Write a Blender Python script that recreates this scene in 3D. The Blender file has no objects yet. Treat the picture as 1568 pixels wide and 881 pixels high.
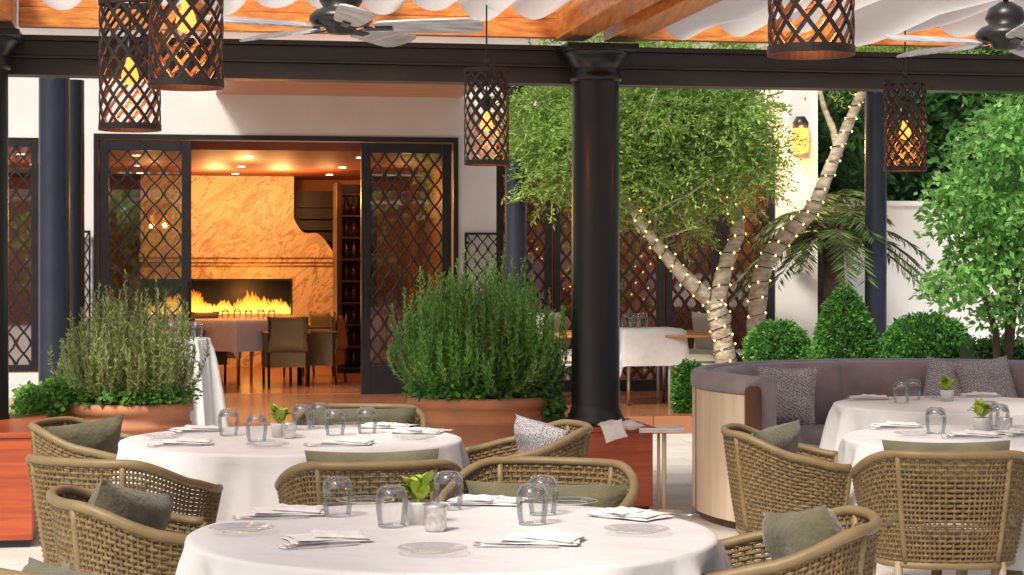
import bpy, math, random
import numpy as np
from mathutils import Vector, Matrix
random.seed(7); rng=np.random.default_rng(7)
S=bpy.context.scene; COL=S.collection
# ---------------- site survey: focal 3000 / eye 1.5 m, converts measured bearings to metres
F=3000.0; CX=784.0; HY=411.0; CZ=1.5
def wx(px,d): return (px-CX)*d/F
def wz(py,d): return CZ+(HY-py)*d/F
def on(px,py,z=0.75):
    d=(CZ-z)*F/(py-HY); return Vector((wx(px,d),d,z))
def P3(px,py,d): return Vector((wx(px,d),d,wz(py,d)))
T=0.18; TH=math.atan(T); CT,ST=math.cos(TH),math.sin(TH)
class Frame:
    def __init__(s,d0): s.d0=d0; s.M=Matrix.Translation((0,d0,0))@Matrix.Rotation(TH,4,'Z')
    def Y(s,px,v=0): return (s.d0+v/CT)/(1-T*(px-CX)/F)
    def u(s,px,v=0):
        y=s.Y(px,v); return (px-CX)/F*y*CT+(y-s.d0)*ST
    def z(s,px,py,v=0): return CZ+(HY-py)*s.Y(px,v)/F
HF=Frame(21.15); PF=Frame(12.1)
# ---------------- mesh builder
class MB:
    def __init__(s,M=None): s.v=[];s.f=[];s.M=M or Matrix()
    def add(s,vs,fs):
        o=len(s.v); M=s.M
        s.v+=[tuple(M@Vector(p)) for p in vs]; s.f+=[tuple(i+o for i in f) for f in fs]
    def box(s,x0,x1,y0,y1,z0,z1):
        s.add([(x,y,z) for z in(z0,z1) for y in(y0,y1) for x in(x0,x1)],[(0,2,3,1),(4,5,7,6),(0,1,5,4),(2,6,7,3),(0,4,6,2),(1,3,7,5)])
    def tube(s,pts,r,n=8,cap=True,closed=False):
        pts=[Vector(p) for p in pts]; N=len(pts)
        if not hasattr(r,'__len__'): r=[r]*N
        vs=[];fs=[];ref=None
        for i,p in enumerate(pts):
            if closed: t=(pts[(i+1)%N]-pts[i-1])
            else: t=pts[min(i+1,N-1)]-pts[max(i-1,0)]
            t.normalize()
            if ref is None:
                ref=Vector((0,0,1)) if abs(t.z)<.9 else Vector((1,0,0))
                ref=(ref-t*ref.dot(t)).normalized()
            else:
                ref=(ref-t*ref.dot(t)).normalized()
            b=t.cross(ref)
            for k in range(n):
                a=2*math.pi*k/n; vs.append(p+(ref*math.cos(a)+b*math.sin(a))*r[i])
        m=N if closed else N-1
        for i in range(m):
            j=(i+1)%N
            for k in range(n):
                k2=(k+1)%n; fs.append((i*n+k,i*n+k2,j*n+k2,j*n+k))
        if cap and not closed:
            fs.append(tuple(range(n-1,-1,-1))); fs.append(tuple((N-1)*n+k for k in range(n)))
        s.add(vs,fs)
    def lathe(s,prof,n=24,c=(0,0,0)):
        vs=[];fs=[]
        for r,z in prof:
            for k in range(n):
                a=2*math.pi*k/n; vs.append((c[0]+r*math.cos(a),c[1]+r*math.sin(a),c[2]+z))
        for i in range(len(prof)-1):
            for k in range(n):
                k2=(k+1)%n; fs.append((i*n+k,i*n+k2,(i+1)*n+k2,(i+1)*n+k))
        s.add(vs,fs)
    def pillow(s,w,h,t,n=12,e=4,wr=.12,sd=0):
        for sg in(1,-1):
            vs=[];fs=[]
            for i in range(n+1):
                for j in range(n+1):
                    a=-1+2*i/n;b=-1+2*j/n
                    th=t/2*math.sqrt(max(0,(1-abs(a)**e)*(1-abs(b)**e)))
                    th*=1+wr*math.sin(5*a+3*b+sd)*math.cos(4*b-2*a+sd*2)
                    vs.append((w/2*a*(1-.07*(1-b*b)*a*a),h/2*b*(1-.07*(1-a*a)*b*b),sg*th))
            for i in range(n):
                for j in range(n):
                    q=(i*(n+1)+j,(i+1)*(n+1)+j,(i+1)*(n+1)+j+1,i*(n+1)+j+1)
                    fs.append(q if sg>0 else q[::-1])
            s.add(vs,fs)
    def mesh(s,name,smooth=False):
        m=bpy.data.meshes.new(name); m.from_pydata(s.v,[],s.f); m.validate()
        if smooth:
            m.polygons.foreach_set('use_smooth',[True]*len(m.polygons))
        return m
def empty(name,loc=(0,0,0),rz=0):
    o=bpy.data.objects.new(name,None); o.location=loc; o.rotation_euler=(0,0,rz); o.empty_display_size=.1; COL.objects.link(o); return o
def mkobj(name,mesh,mat,parent=None,bevel=0,loc=None):
    o=bpy.data.objects.new(name,mesh); COL.objects.link(o)
    if mat and not mesh.materials: mesh.materials.append(mat)
    if parent: o.parent=parent
    if loc: o.location=loc
    if bevel:
        b=o.modifiers.new('bev','BEVEL'); b.width=bevel; b.segments=2; b.limit_method='ANGLE'
    return o
def put(name,mb,mat,parent=None,smooth=False,bevel=0): return mkobj(name,mb.mesh(name,smooth),mat,parent,bevel)
def spawn(name,parts,loc,rz=0,sc=1):
    e=empty(name,loc,rz); e.scale=(sc,)*3
    for pn,me,bv in parts: mkobj(pn,me,None,e,bv)
    return e
def part(pn,mb,mat,smooth=True,bevel=0):
    me=mb.mesh(pn,smooth); me.materials.append(mat); return (pn,me,bevel)
# ---------------- materials
def nodes(name):
    m=bpy.data.materials.new(name); m.use_nodes=True; nt=m.node_tree; return m,nt,nt.nodes['Principled BSDF'],nt.nodes['Material Output']
def rgba(c): return (c[0],c[1],c[2],1)
def mat(name,c,rough=.5,metal=0,c2=None,ns=4,stretch=(1,1,1),bump=0,bs=60,detail=5,lo=.35,hi=.65,spec=.5,coat=0,sheen=0,em=None,es=0,bd=.01):
    m,nt,b,out=nodes(name); L=nt.links.new
    tc=nt.nodes.new('ShaderNodeTexCoord'); mp=nt.nodes.new('ShaderNodeMapping'); mp.inputs['Scale'].default_value=stretch; L(tc.outputs['Object'],mp.inputs[0])
    if c2 is None: c2=tuple(x*.82 for x in c)
    n=nt.nodes.new('ShaderNodeTexNoise'); n.inputs['Scale'].default_value=ns; n.inputs['Detail'].default_value=detail; L(mp.outputs[0],n.inputs[0])
    r=nt.nodes.new('ShaderNodeValToRGB'); r.color_ramp.elements[0].position=lo; r.color_ramp.elements[1].position=hi
    r.color_ramp.elements[0].color=rgba(c2); r.color_ramp.elements[1].color=rgba(c)
    L(n.outputs['Fac'],r.inputs[0]); L(r.outputs[0],b.inputs['Base Color'])
    b.inputs['Roughness'].default_value=rough; b.inputs['Metallic'].default_value=metal
    b.inputs['Specular IOR Level'].default_value=spec; b.inputs['Coat Weight'].default_value=coat; b.inputs['Sheen Weight'].default_value=sheen
    if bump:
        n2=nt.nodes.new('ShaderNodeTexNoise'); n2.inputs['Scale'].default_value=bs; n2.inputs['Detail'].default_value=4; L(mp.outputs[0],n2.inputs[0])
        bp=nt.nodes.new('ShaderNodeBump'); bp.inputs['Strength'].default_value=bump; bp.inputs['Distance'].default_value=bd; L(n2.outputs['Fac'],bp.inputs['Height']); L(bp.outputs[0],b.inputs['Normal'])
    if em: b.inputs['Emission Color'].default_value=rgba(em); b.inputs['Emission Strength'].default_value=es
    return m
def leafmat(name,a,b_,tr=.35,rough=.45):
    m,nt,b,out=nodes(name); L=nt.links.new
    g=nt.nodes.new('ShaderNodeNewGeometry'); r=nt.nodes.new('ShaderNodeValToRGB')
    r.color_ramp.elements[0].color=rgba(a); r.color_ramp.elements[1].color=rgba(b_); L(g.outputs['Random Per Island'],r.inputs[0])
    tc=nt.nodes.new('ShaderNodeTexCoord'); n=nt.nodes.new('ShaderNodeTexNoise'); n.inputs['Scale'].default_value=2.2; L(tc.outputs['Object'],n.inputs[0])
    mr=nt.nodes.new('ShaderNodeMapRange'); mr.inputs[1].default_value=.3; mr.inputs[2].default_value=.7; mr.inputs[3].default_value=.6; mr.inputs[4].default_value=1.3; L(n.outputs['Fac'],mr.inputs[0])
    mx=nt.nodes.new('ShaderNodeVectorMath'); mx.operation='SCALE'; L(r.outputs[0],mx.inputs[0]); L(mr.outputs[0],mx.inputs['Scale'])
    L(mx.outputs[0],b.inputs['Base Color']); b.inputs['Roughness'].default_value=rough
    t=nt.nodes.new('ShaderNodeBsdfTranslucent'); L(mx.outputs[0],t.inputs['Color'])
    ms=nt.nodes.new('ShaderNodeMixShader'); ms.inputs[0].default_value=tr; L(b.outputs[0],ms.inputs[1]); L(t.outputs[0],ms.inputs[2]); L(ms.outputs[0],out.inputs[0])
    return m
def glassmat(name,tint=(.95,.97,.96),gl=1.0,base=.03,rough=.02):
    m,nt,b,out=nodes(name); L=nt.links.new
    tr=nt.nodes.new('ShaderNodeBsdfTransparent'); tr.inputs[0].default_value=rgba(tint)
    gs=nt.nodes.new('ShaderNodeBsdfGlossy'); gs.inputs['Roughness'].default_value=rough
    lw=nt.nodes.new('ShaderNodeLayerWeight'); lw.inputs[0].default_value=.35
    mr=nt.nodes.new('ShaderNodeMapRange'); mr.inputs[3].default_value=base; mr.inputs[4].default_value=gl; L(lw.outputs['Fresnel'],mr.inputs[0])
    ms=nt.nodes.new('ShaderNodeMixShader'); L(mr.outputs[0],ms.inputs[0]); L(tr.outputs[0],ms.inputs[1]); L(gs.outputs[0],ms.inputs[2]); L(ms.outputs[0],out.inputs[0])
    return m
def emis(name,c,s):
    m,nt,b,out=nodes(name); e=nt.nodes.new('ShaderNodeEmission'); e.inputs[0].default_value=rgba(c); e.inputs[1].default_value=s; nt.links.new(e.outputs[0],out.inputs[0]); return m
def planks(name,c,c2,sx,sy,rough,mortar=(.05,.03,.02),msz=.01,rot=0,bump=.3,nstr=(1,1,1)):
    m,nt,b,out=nodes(name); L=nt.links.new
    tc=nt.nodes.new('ShaderNodeTexCoord'); mp=nt.nodes.new('ShaderNodeMapping'); mp.inputs['Rotation'].default_value=(0,0,rot); L(tc.outputs['Object'],mp.inputs[0])
    br=nt.nodes.new('ShaderNodeTexBrick'); br.inputs['Scale'].default_value=1; br.inputs['Brick Width'].default_value=sx; br.inputs['Row Height'].default_value=sy
    br.inputs['Mortar Size'].default_value=msz; br.inputs['Color1'].default_value=rgba(c); br.inputs['Color2'].default_value=rgba(c2); br.inputs['Mortar'].default_value=rgba(mortar)
    L(mp.outputs[0],br.inputs[0])
    mp2=nt.nodes.new('ShaderNodeMapping'); mp2.inputs['Scale'].default_value=nstr; L(mp.outputs[0],mp2.inputs[0])
    n=nt.nodes.new('ShaderNodeTexNoise'); n.inputs['Scale'].default_value=3; n.inputs['Detail'].default_value=6; L(mp2.outputs[0],n.inputs[0])
    mr=nt.nodes.new('ShaderNodeMapRange'); mr.inputs[3].default_value=.7; mr.inputs[4].default_value=1.25; L(n.outputs['Fac'],mr.inputs[0])
    mx=nt.nodes.new('ShaderNodeVectorMath'); mx.operation='SCALE'; L(br.outputs[0],mx.inputs[0]); L(mr.outputs[0],mx.inputs['Scale']); L(mx.outputs[0],b.inputs['Base Color'])
    b.inputs['Roughness'].default_value=rough
    return m
M_stone=planks('pale_stone',(.74,.71,.66),(.68,.65,.60),.9,.6,.4,mortar=(.5,.48,.44),msz=.006,rot=-TH)
M_deck=planks('deck_wood',(.38,.15,.07),(.26,.10,.045),2.2,.12,.2,mortar=(.05,.025,.012),msz=.005,rot=-TH,nstr=(.5,8,1))
M_ground=mat('ground_soil',(.28,.25,.2),.9,c2=(.2,.18,.14),ns=2)
M_white=mat('white_plaster',(.80,.79,.765),.8,c2=(.72,.71,.69),ns=1.2,bump=.12,bs=25)
M_dark=mat('dark_bronze',(.016,.017,.02),.35,c2=(.010,.010,.012),ns=8)
M_col=mat('column_paint',(.007,.008,.011),.33,c2=(.005,.006,.008),ns=3,bump=.05,bs=12)
M_colb=mat('column_blue_paint',(.019,.025,.042),.34,c2=(.014,.019,.033),ns=3,bump=.05,bs=12)
M_steel=mat('beam_steel',(.022,.015,.012),.38,c2=(.013,.009,.008),ns=5)
M_woodu=mat('cedar_beam',(.76,.30,.065),.35,c2=(.48,.145,.028),ns=3,stretch=(.5,14,14),bump=.1,bs=5,coat=.2)
M_woodv=mat('cedar_rafter',(.76,.31,.075),.35,c2=(.48,.155,.032),ns=3,stretch=(14,.5,14),bump=.1,bs=5,coat=.2)
M_redwood=mat('red_wood',(.50,.10,.028),.35,c2=(.33,.055,.017),ns=3,stretch=(.7,.7,12),coat=.3)
M_cloth=mat('linen_white',(.70,.69,.685),.85,c2=(.65,.64,.64),ns=2.5,bump=.45,bs=4,bd=.04)
M_nap=mat('napkin_linen',(.80,.78,.77),.9,c2=(.74,.72,.70),ns=15,bump=.2,bs=60)
M_rope=mat('khaki_rope',(.25,.172,.078),.7,c2=(.14,.095,.04),ns=45,bump=.3,bs=160)
M_frame=mat('khaki_frame',(.25,.18,.083),.5,c2=(.19,.135,.062),ns=10)
M_leg=mat('chair_leg',(.40,.32,.20),.45,c2=(.34,.27,.17),ns=10)
M_olive=mat('olive_fabric',(.15,.14,.078),.9,c2=(.10,.095,.053),ns=9,bump=.5,bs=60,sheen=.3)
def stripes():
    m,nt,b,out=nodes('patterned_fabric'); L=nt.links.new
    tc=nt.nodes.new('ShaderNodeTexCoord'); w=nt.nodes.new('ShaderNodeTexWave'); w.inputs['Scale'].default_value=26; w.inputs['Distortion'].default_value=9; w.inputs['Detail Scale'].default_value=7; w.wave_profile='TRI'
    w.bands_direction='DIAGONAL'; L(tc.outputs['Object'],w.inputs[0])
    r=nt.nodes.new('ShaderNodeValToRGB'); r.color_ramp.elements[0].color=(.10,.10,.13,1); r.color_ramp.elements[1].color=(.60,.58,.56,1); r.color_ramp.elements[0].position=.3; r.color_ramp.elements[1].position=.7
    L(w.outputs['Fac'],r.inputs[0]); L(r.outputs[0],b.inputs['Base Color']); b.inputs['Roughness'].default_value=.9; return m
M_pat=stripes()
M_uphol=mat('grey_upholstery',(.34,.28,.285),.9,c2=(.24,.20,.21),ns=5,bump=.3,bs=80,sheen=.3)
M_cream=mat('cream_wood',(.88,.74,.54),.4,c2=(.78,.63,.44),ns=2.5,stretch=(6,6,.6))
M_brown=mat('brown_wood',(.16,.065,.03),.35,c2=(.09,.035,.018),ns=4,stretch=(5,5,.6))
M_terra=mat('terracotta',(.66,.27,.115),.75,c2=(.46,.21,.12),ns=5,bump=.25,bs=18,lo=.3,hi=.7)
M_tile=mat('roof_tile',(.45,.15,.08),.8,c2=(.3,.1,.06),ns=12)
M_soil=mat('potting_soil',(.05,.035,.025),.95)
M_glass=glassmat('clear_glass',(.97,.98,.98),.75,.03)
M_plate=glassmat('plate_glass',(.94,.94,.94),.35,.05,.08)
M_win=glassmat('window_glass',(.58,.58,.56),.9,.40)
M_chrome=mat('cutlery_steel',(.62,.62,.62),.3,metal=1)
M_rim=mat('etched_rim',(.5,.5,.5),.3)
M_merc=mat('mercury_glass',(.80,.78,.75),.28,metal=.7,c2=(.5,.47,.43),ns=60)
M_bark=mat('pale_bark',(.62,.52,.40),.85,c2=(.30,.235,.17),ns=9,stretch=(1,1,2.5),bump=.8,bs=22)
M_dbark=mat('dark_bark',(.09,.06,.04),.9,c2=(.05,.035,.025),ns=12,bump=.6,bs=30)
M_flower=mat('green_orchid',(.50,.60,.07),.5,c2=(.25,.38,.03),ns=14)
M_cane=mat('ceramic_cup',(.75,.73,.70),.4)
M_blade=mat('washed_blade',(.60,.61,.64),.45,c2=(.28,.28,.31),ns=3,stretch=(2,10,2))
M_lant=mat('lantern_metal',(.020,.010,.008),.45,c2=(.012,.007,.006),ns=20)
M_bulb=emis('bulb_glow',(1,.27,.05),3.4); M_fil=emis('filament_glow',(1,.55,.2),8)
M_fairy=emis('fairy_glow',(1,.62,.18),6)
L_feather=leafmat('feathery_leaves',(.15,.31,.06),(.50,.66,.18),.5)
L_rose=leafmat('rosemary_leaves',(.10,.30,.05),(.40,.66,.17),.45)
L_rose2=leafmat('rosemary_pale_leaves',(.19,.29,.07),(.54,.60,.26),.42)
L_ivy=leafmat('ivy_leaves',(.07,.24,.04),(.24,.50,.10),.4,.35)
L_broad=leafmat('broad_leaves',(.10,.30,.06),(.34,.62,.18),.45,.3)
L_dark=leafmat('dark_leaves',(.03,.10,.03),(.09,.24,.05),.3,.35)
L_box=leafmat('boxwood_leaves',(.04,.15,.025),(.13,.34,.05),.3)
L_palm=leafmat('palm_leaves',(.07,.14,.04),(.20,.28,.09),.3)
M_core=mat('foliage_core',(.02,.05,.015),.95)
# ---------------- foliage helpers
def nrm(a): return a/np.maximum(1e-9,np.linalg.norm(a,axis=1,keepdims=True))
def leaves(name,P,D,L,W,mt,parent=None):
    P=np.asarray(P,float);D=nrm(np.asarray(D,float));N=len(P)
    L=np.broadcast_to(np.asarray(L,float).reshape(-1,1),(N,1)); W=np.broadcast_to(np.asarray(W,float).reshape(-1,1),(N,1))
    R=rng.normal(size=(N,3)); Sd=nrm(np.cross(D,R)); Nn=np.cross(D,Sd)
    V=np.empty((N,4,3)); V[:,0]=P; V[:,1]=P+D*L*.45+Sd*W*.5+Nn*W*.12; V[:,2]=P+D*L; V[:,3]=P+D*L*.45-Sd*W*.5+Nn*W*.12
    me=bpy.data.meshes.new(name); me.vertices.add(4*N); me.vertices.foreach_set('co',V.ravel()); me.loops.add(4*N); me.polygons.add(N)
    me.loops.foreach_set('vertex_index',np.arange(4*N,dtype=np.int32)); me.polygons.foreach_set('loop_start',np.arange(0,4*N,4,dtype=np.int32))
    me.polygons.foreach_set('loop_total',np.full(N,4,dtype=np.int32)); me.update(calc_edges=True); me.materials.append(mt)
    return mkobj(name,me,None,parent)
def sprig_leaves(C,Dr,length,n,ll,spread=.9,droop=.25):
    m=len(C); t=np.linspace(.05,1,n)[None,:,None]
    Dr=nrm(Dr)[:,None,:]; ln=np.broadcast_to(np.asarray(length,float).reshape(-1,1,1),(m,1,1))
    P=C[:,None,:]+Dr*ln*t; P=P+np.array([0,0,-1.])*droop*ln*t**2
    R=rng.normal(size=(m,n,3))*spread; D=Dr+R+np.array([0,0,-.3])*droop
    return P.reshape(-1,3),D.reshape(-1,3)
# ---------------- ground
g=MB(); g.box(-400,400,-400,400,-.3,-.006); put('ground',g,M_ground)
g=MB(); g.box(-14,14,-12,24,-.004,0.0); put('stone_patio',g,M_stone)
dk=MB(HF.M); dk.box(-9,HF.u(1250),-3.6,.0,.0,.16); put('wood_deck',dk,M_deck,None,False,.006)
# ---------------- HOUSE
house=empty('white_house')
ZD=.16; ZT=2.85
w=MB(HF.M)
U=HF.u
w.box(-9,U(-110),0,.25,0,ZT); w.box(U(60),U(148),0,.25,0,ZT); w.box(U(697),U(760),0,.25,0,ZT); w.box(U(1188),U(1252),0,.25,0,ZT)
w.box(-9,U(1252),0,.25,ZT,4.6)
w.box(U(-110),U(60),0,.25,0,.42)
w.box(U(1252)-.25,U(1252),.25,3.2,0,4.6)
put('walls',w,M_white,house)
w=MB(HF.M); w.box(U(148)-.03,U(148)+.02,-.03,.0,ZD,ZT+.05); w.box(U(697)-.02,U(697)+.03,-.03,.0,ZD,ZT+.05); w.box(U(148)+.02,U(697)-.02,-.03,0,ZT-.0,ZT+.05)
put('door_surround',w,M_dark,house)
w=MB(HF.M); w.box(U(330),U(705),-2.4,.0,3.33,3.45); put('eave_soffit',w,M_woodu,house)
w=MB(HF.M); w.box(-9.3,U(1252)+.3,-.5,9,4.6,4.8); put('roof',w,M_tile,house)
def lattice(mb,u0,u1,z0,z1,v,cw=.17,ch=.44,bw=.022,th=.012):
    n=max(1,round((u1-u0)/cw)); cw=(u1-u0)/n; a=cw/2
    m=max(1,round((z1-z0)/ch*2))/2; ch=(z1-z0)/m; K=int(12*m)
    for i in range(n):
        uc=u0+(i+.5)*cw
        for sg in(1,-1):
            vs=[];fs=[]
            for k in range(K+1):
                t=k/12; ph=t%1; tri=1-4*abs(ph-.5); sn=-math.cos(2*math.pi*ph)
                x=uc+sg*(a-bw*.2)*(.35*tri+.65*sn); z=z0+(z1-z0)*k/K; dv=.002*sg
                vs+=[(x-bw/2,v-th/2+dv,z),(x+bw/2,v-th/2+dv,z),(x+bw/2,v+th/2+dv,z),(x-bw/2,v+th/2+dv,z)]
            for k in range(K):
                o=4*k
                for q in range(4): fs.append((o+q,o+(q+1)%4,o+4+(q+1)%4,o+4+q))
            mb.add(vs,fs)
def door(name,u0,u1,z0,z1,v,fw=.09,rail=.3,cw=.17,ch=.44,par=house,handle=0):
    d=empty(name); d.parent=par
    f=MB(HF.M); f.box(u0,u0+fw,v-.035,v+.035,z0,z1); f.box(u1-fw,u1,v-.035,v+.035,z0,z1)
    f.box(u0+fw,u1-fw,v-.034,v+.034,z1-fw,z1); f.box(u0+fw,u1-fw,v-.034,v+.034,z0,z0+rail)
    if handle:
        hx=u1-fw*.5 if handle>0 else u0+fw*.5
        f.box(hx-.012,hx+.012,v-.09,v-.07,z0+.85,z0+1.25); f.box(hx-.01,hx+.01,v-.07,v-.035,z0+.88,z0+.9); f.box(hx-.01,hx+.01,v-.07,v-.035,z0+1.2,z0+1.22)
    put('frame',f,M_dark,d,False,.004)
    l=MB(HF.M); lattice(l,u0+fw,u1-fw,z0+rail,z1-fw,v-.02,cw,ch); 
    put('lattice',l,M_dark,d)
    gl=MB(HF.M); gl.add([(u0+fw,v+.02,z0+rail),(u1-fw,v+.02,z0+rail),(u1-fw,v+.02,z1-fw),(u0+fw,v+.02,z1-fw)],[(0,1,2,3)]); put('glass',gl,M_win,d)
door('door_left',U(152),U(293),ZD,ZT-.02,.02,fw=.10,handle=1)
door('door_right',U(553),U(691),ZD,ZT-.02,.02,fw=.10,handle=-1)
door('window_left',U(-108),U(58),.43,ZT-.02,.05,fw=.07,rail=.07)
us=[U(760)+(U(1188)-U(760))*i/5 for i in range(6)]
for i in range(5): door('lattice_screen',us[i]+.01,us[i+1]-.01,ZD,ZT-.02,.05,fw=.07,rail=.12,cw=.15,ch=.42)
for (a,b_,y0,y1) in((713,762,360,470),(122,136,357,560)):
    l=MB(HF.M); u0,u1=U(a),U(b_); z0,z1=HF.z(a,y1),HF.z(a,y0); lattice(l,u0,u1,z0,z1,-.06,.12,.3,.016); l.box(u0-.02,u1+.02,-.07,-.045,z1,z1+.025); l.box(u0-.02,u1+.02,-.07,-.045,z0-.025,z0); l.box(u0-.02,u0,-.07,-.045,z0,z1); l.box(u1,u1+.02,-.07,-.045,z0,z1)
    l.box(u0,u0+.03,-.045,0,z1-.1,z1-.07); put('wall_lattice_panel',l,M_dark,house)
# interior
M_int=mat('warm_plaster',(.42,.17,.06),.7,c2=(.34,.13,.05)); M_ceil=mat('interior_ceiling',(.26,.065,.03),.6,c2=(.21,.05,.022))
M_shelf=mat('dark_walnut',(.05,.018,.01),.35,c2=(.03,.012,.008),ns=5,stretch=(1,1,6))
ui0,ui1=-8.5,U(1245)-.3
w=MB(HF.M); w.box(ui0,ui1,.26,8.2,.10,.155); put('interior_floor',w,M_deck,house)
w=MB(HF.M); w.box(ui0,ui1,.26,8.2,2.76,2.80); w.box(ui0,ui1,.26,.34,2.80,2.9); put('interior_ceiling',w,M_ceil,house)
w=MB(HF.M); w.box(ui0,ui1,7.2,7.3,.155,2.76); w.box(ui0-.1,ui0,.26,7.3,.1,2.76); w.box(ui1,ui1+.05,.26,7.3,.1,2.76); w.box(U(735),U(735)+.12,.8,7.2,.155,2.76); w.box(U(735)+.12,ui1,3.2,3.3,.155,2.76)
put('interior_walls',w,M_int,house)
def marble():
    m,nt,b,out=nodes('veined_marble'); L=nt.links.new
    tc=nt.nodes.new('ShaderNodeTexCoord'); mp0=nt.nodes.new('ShaderNodeMapping'); mp0.inputs['Rotation'].default_value=(0,math.radians(50),0); L(tc.outputs['Object'],mp0.inputs[0])
    mp=nt.nodes.new('ShaderNodeMapping'); mp.inputs['Scale'].default_value=(.7,1,2.0); L(mp0.outputs[0],mp.inputs[0])
    n=nt.nodes.new('ShaderNodeTexNoise'); n.inputs['Scale'].default_value=2.2; n.inputs['Detail'].default_value=10; n.inputs['Roughness'].default_value=.6; n.inputs['Distortion'].default_value=1.1; L(mp.outputs[0],n.inputs[0])
    r=nt.nodes.new('ShaderNodeValToRGB'); e=r.color_ramp.elements; e[0].position=.30; e[0].color=(.72,.54,.33,1); e[1].position=.72; e[1].color=(.64,.45,.25,1)
    x=e.new(.43); x.color=(.72,.54,.33,1); x=e.new(.47); x.color=(.36,.20,.09,1); x=e.new(.50); x.color=(.74,.56,.35,1); x=e.new(.57); x.color=(.70,.50,.29,1); x=e.new(.60); x.color=(.50,.31,.16,1)
    L(n.outputs['Fac'],r.inputs[0]); L(r.outputs[0],b.inputs['Base Color']); b.inputs['Roughness'].default_value=.4; return m
M_marb=marble()
V=6.2
def zz(py): return HF.z(430,py,V)
def uu(px): return HF.u(px,V)
fp=empty('fireplace'); fp.parent=house
w=MB(HF.M); ul=uu(215)
w.box(ul,uu(450),V,V+.5,zz(388),2.76)
n=14; vs=[];fs=[]
for i in range(n+1):
    t=i/n; u=uu(450)+(uu(510)-uu(450))*t; z=zz(388)+(zz(335)-zz(388))*((1-t)**.75)*(1-.25*math.sin(t*math.pi*2))
    if i==n: z=zz(385)
    vs+=[(u,V,zz(388)),(u,V,z),(u,V+.5,z),(u,V+.5,zz(388))]
for i in range(n):
    o=4*i; fs+=[(o,o+4,o+5,o+1),(o+1,o+5,o+6,o+2),(o+2,o+6,o+7,o+3)]
fs.append((4*n,4*n+3,4*n+2,4*n+1)); w.add(vs,fs)
w.box(ul,uu(510),V,V+.5,zz(427),zz(402)); w.box(uu(448),uu(510),V,V+.5,zz(482),zz(427)); w.box(ul,uu(510),V,V+.5,.155,zz(482)); 
put('marble_surround',w,M_marb,fp)
w=MB(HF.M); w.box(ul-.02,uu(518),V-.10,V+.52,zz(402),zz(395)); w.box(ul-.02,uu(523),V-.15,V+.52,zz(395),zz(387)); w.box(ul,uu(513),V-.05,V,zz(407),zz(402)); put('mantel_shelf',w,M_marb,fp,False,.01)
w=MB(HF.M); w.box(ul,uu(448),V+.46,V+.5,zz(482),zz(427)); w.box(ul,ul+.02,V,V+.46,zz(482),zz(427)); w.box(uu(448)-.02,uu(448)+.0,V+.01,V+.46,zz(482),zz(427)); w.box(ul,uu(448)-.02,V+.01,V+.46,zz(430),zz(427.2))
put('firebox',w,M_dark,fp)
def flamemat():
    m,nt,b,out=nodes('flame'); L=nt.links.new
    g=nt.nodes.new('ShaderNodeNewGeometry'); s=nt.nodes.new('ShaderNodeSeparateXYZ'); L(g.outputs['Position'],s.inputs[0])
    mr=nt.nodes.new('ShaderNodeMapRange'); mr.inputs[1].default_value=zz(480); mr.inputs[2].default_value=zz(440); L(s.outputs[2],mr.inputs[0])
    r=nt.nodes.new('ShaderNodeValToRGB'); e=r.color_ramp.elements; e[0].color=(1,.55,.10,1); e[1].color=(1,.12,.01,1); x=e.new(.45); x.color=(1,.40,.03,1)
    L(mr.outputs[0],r.inputs[0]); em=nt.nodes.new('ShaderNodeEmission'); em.inputs[1].default_value=2.2; L(r.outputs[0],em.inputs[0])
    tr=nt.nodes.new('ShaderNodeBsdfTransparent'); ms=nt.nodes.new('ShaderNodeMixShader'); ms.inputs[0].default_value=.45; L(tr.outputs[0],ms.inputs[1]); L(em.outputs[0],ms.inputs[2]); L(ms.outputs[0],out.inputs[0]); return m
fl=MB(HF.M)
for i in range(280):
    u=random.uniform(ul+.1,uu(445)); v=V+random.uniform(.1,.4); h=random.uniform(.10,.25)*(1+.35*math.sin(u*7)+.2*math.sin(u*17)); wd=random.uniform(.04,.08); z0=zz(481); ph=random.random()*6
    vs=[];K=7
    for k in range(K):
        t=k/(K-1); ww=wd*(1-t)**.8*(.6+2.4*t*(1-t)); cx=u+.03*math.sin(ph+t*4)*t
        vs+=[(cx-ww,v,z0+h*t),(cx+ww,v,z0+h*t)]
    fl.add(vs,[(2*k,2*k+1,2*k+3,2*k+2) for k in range(K-1)])
put('flames',fl,flamemat(),fp)
w=MB(HF.M); a,b_=HF.u(516,4.3),HF.u(570,4.3)
w.box(a,a+.06,4.3,4.9,.155,2.6); w.box(b_,b_+.06,4.3,4.9,.155,2.6); w.box(a+.06,b_,4.86,4.9,.155,2.6)
for k in range(9): w.box(a+.06,b_,4.32,4.86,.2+k*.28,.225+k*.28)
put('wine_cabinet_frame',w,M_shelf,house)
w=MB(HF.M)
for k in range(8):
    for j in range(4):
        uc=a+.13+j*.1
        w.M=HF.M@Matrix.Translation((uc,4.45,.225+k*.28)); w.lathe([(.0,0),(.035,0),(.035,.13),(.013,.18),(.013,.23),(0,.23)],8)
put('wine_bottles',w,mat('bottle_glass',(.06,.02,.01),.1),house,True)
w=MB(HF.M); a2,b2=HF.u(452,7.0),HF.u(530,7.0)
for k in range(12): w.box(a2,b2,6.95,7.15,.6+k*.16,.62+k*.16)
w.box(a2,a2+.04,6.95,7.15,.155,2.6); w.box(a2,b2,7.155,7.195,.155,2.6); put('back_shelving',w,M_shelf,house)
dl=MB(HF.M)
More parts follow.
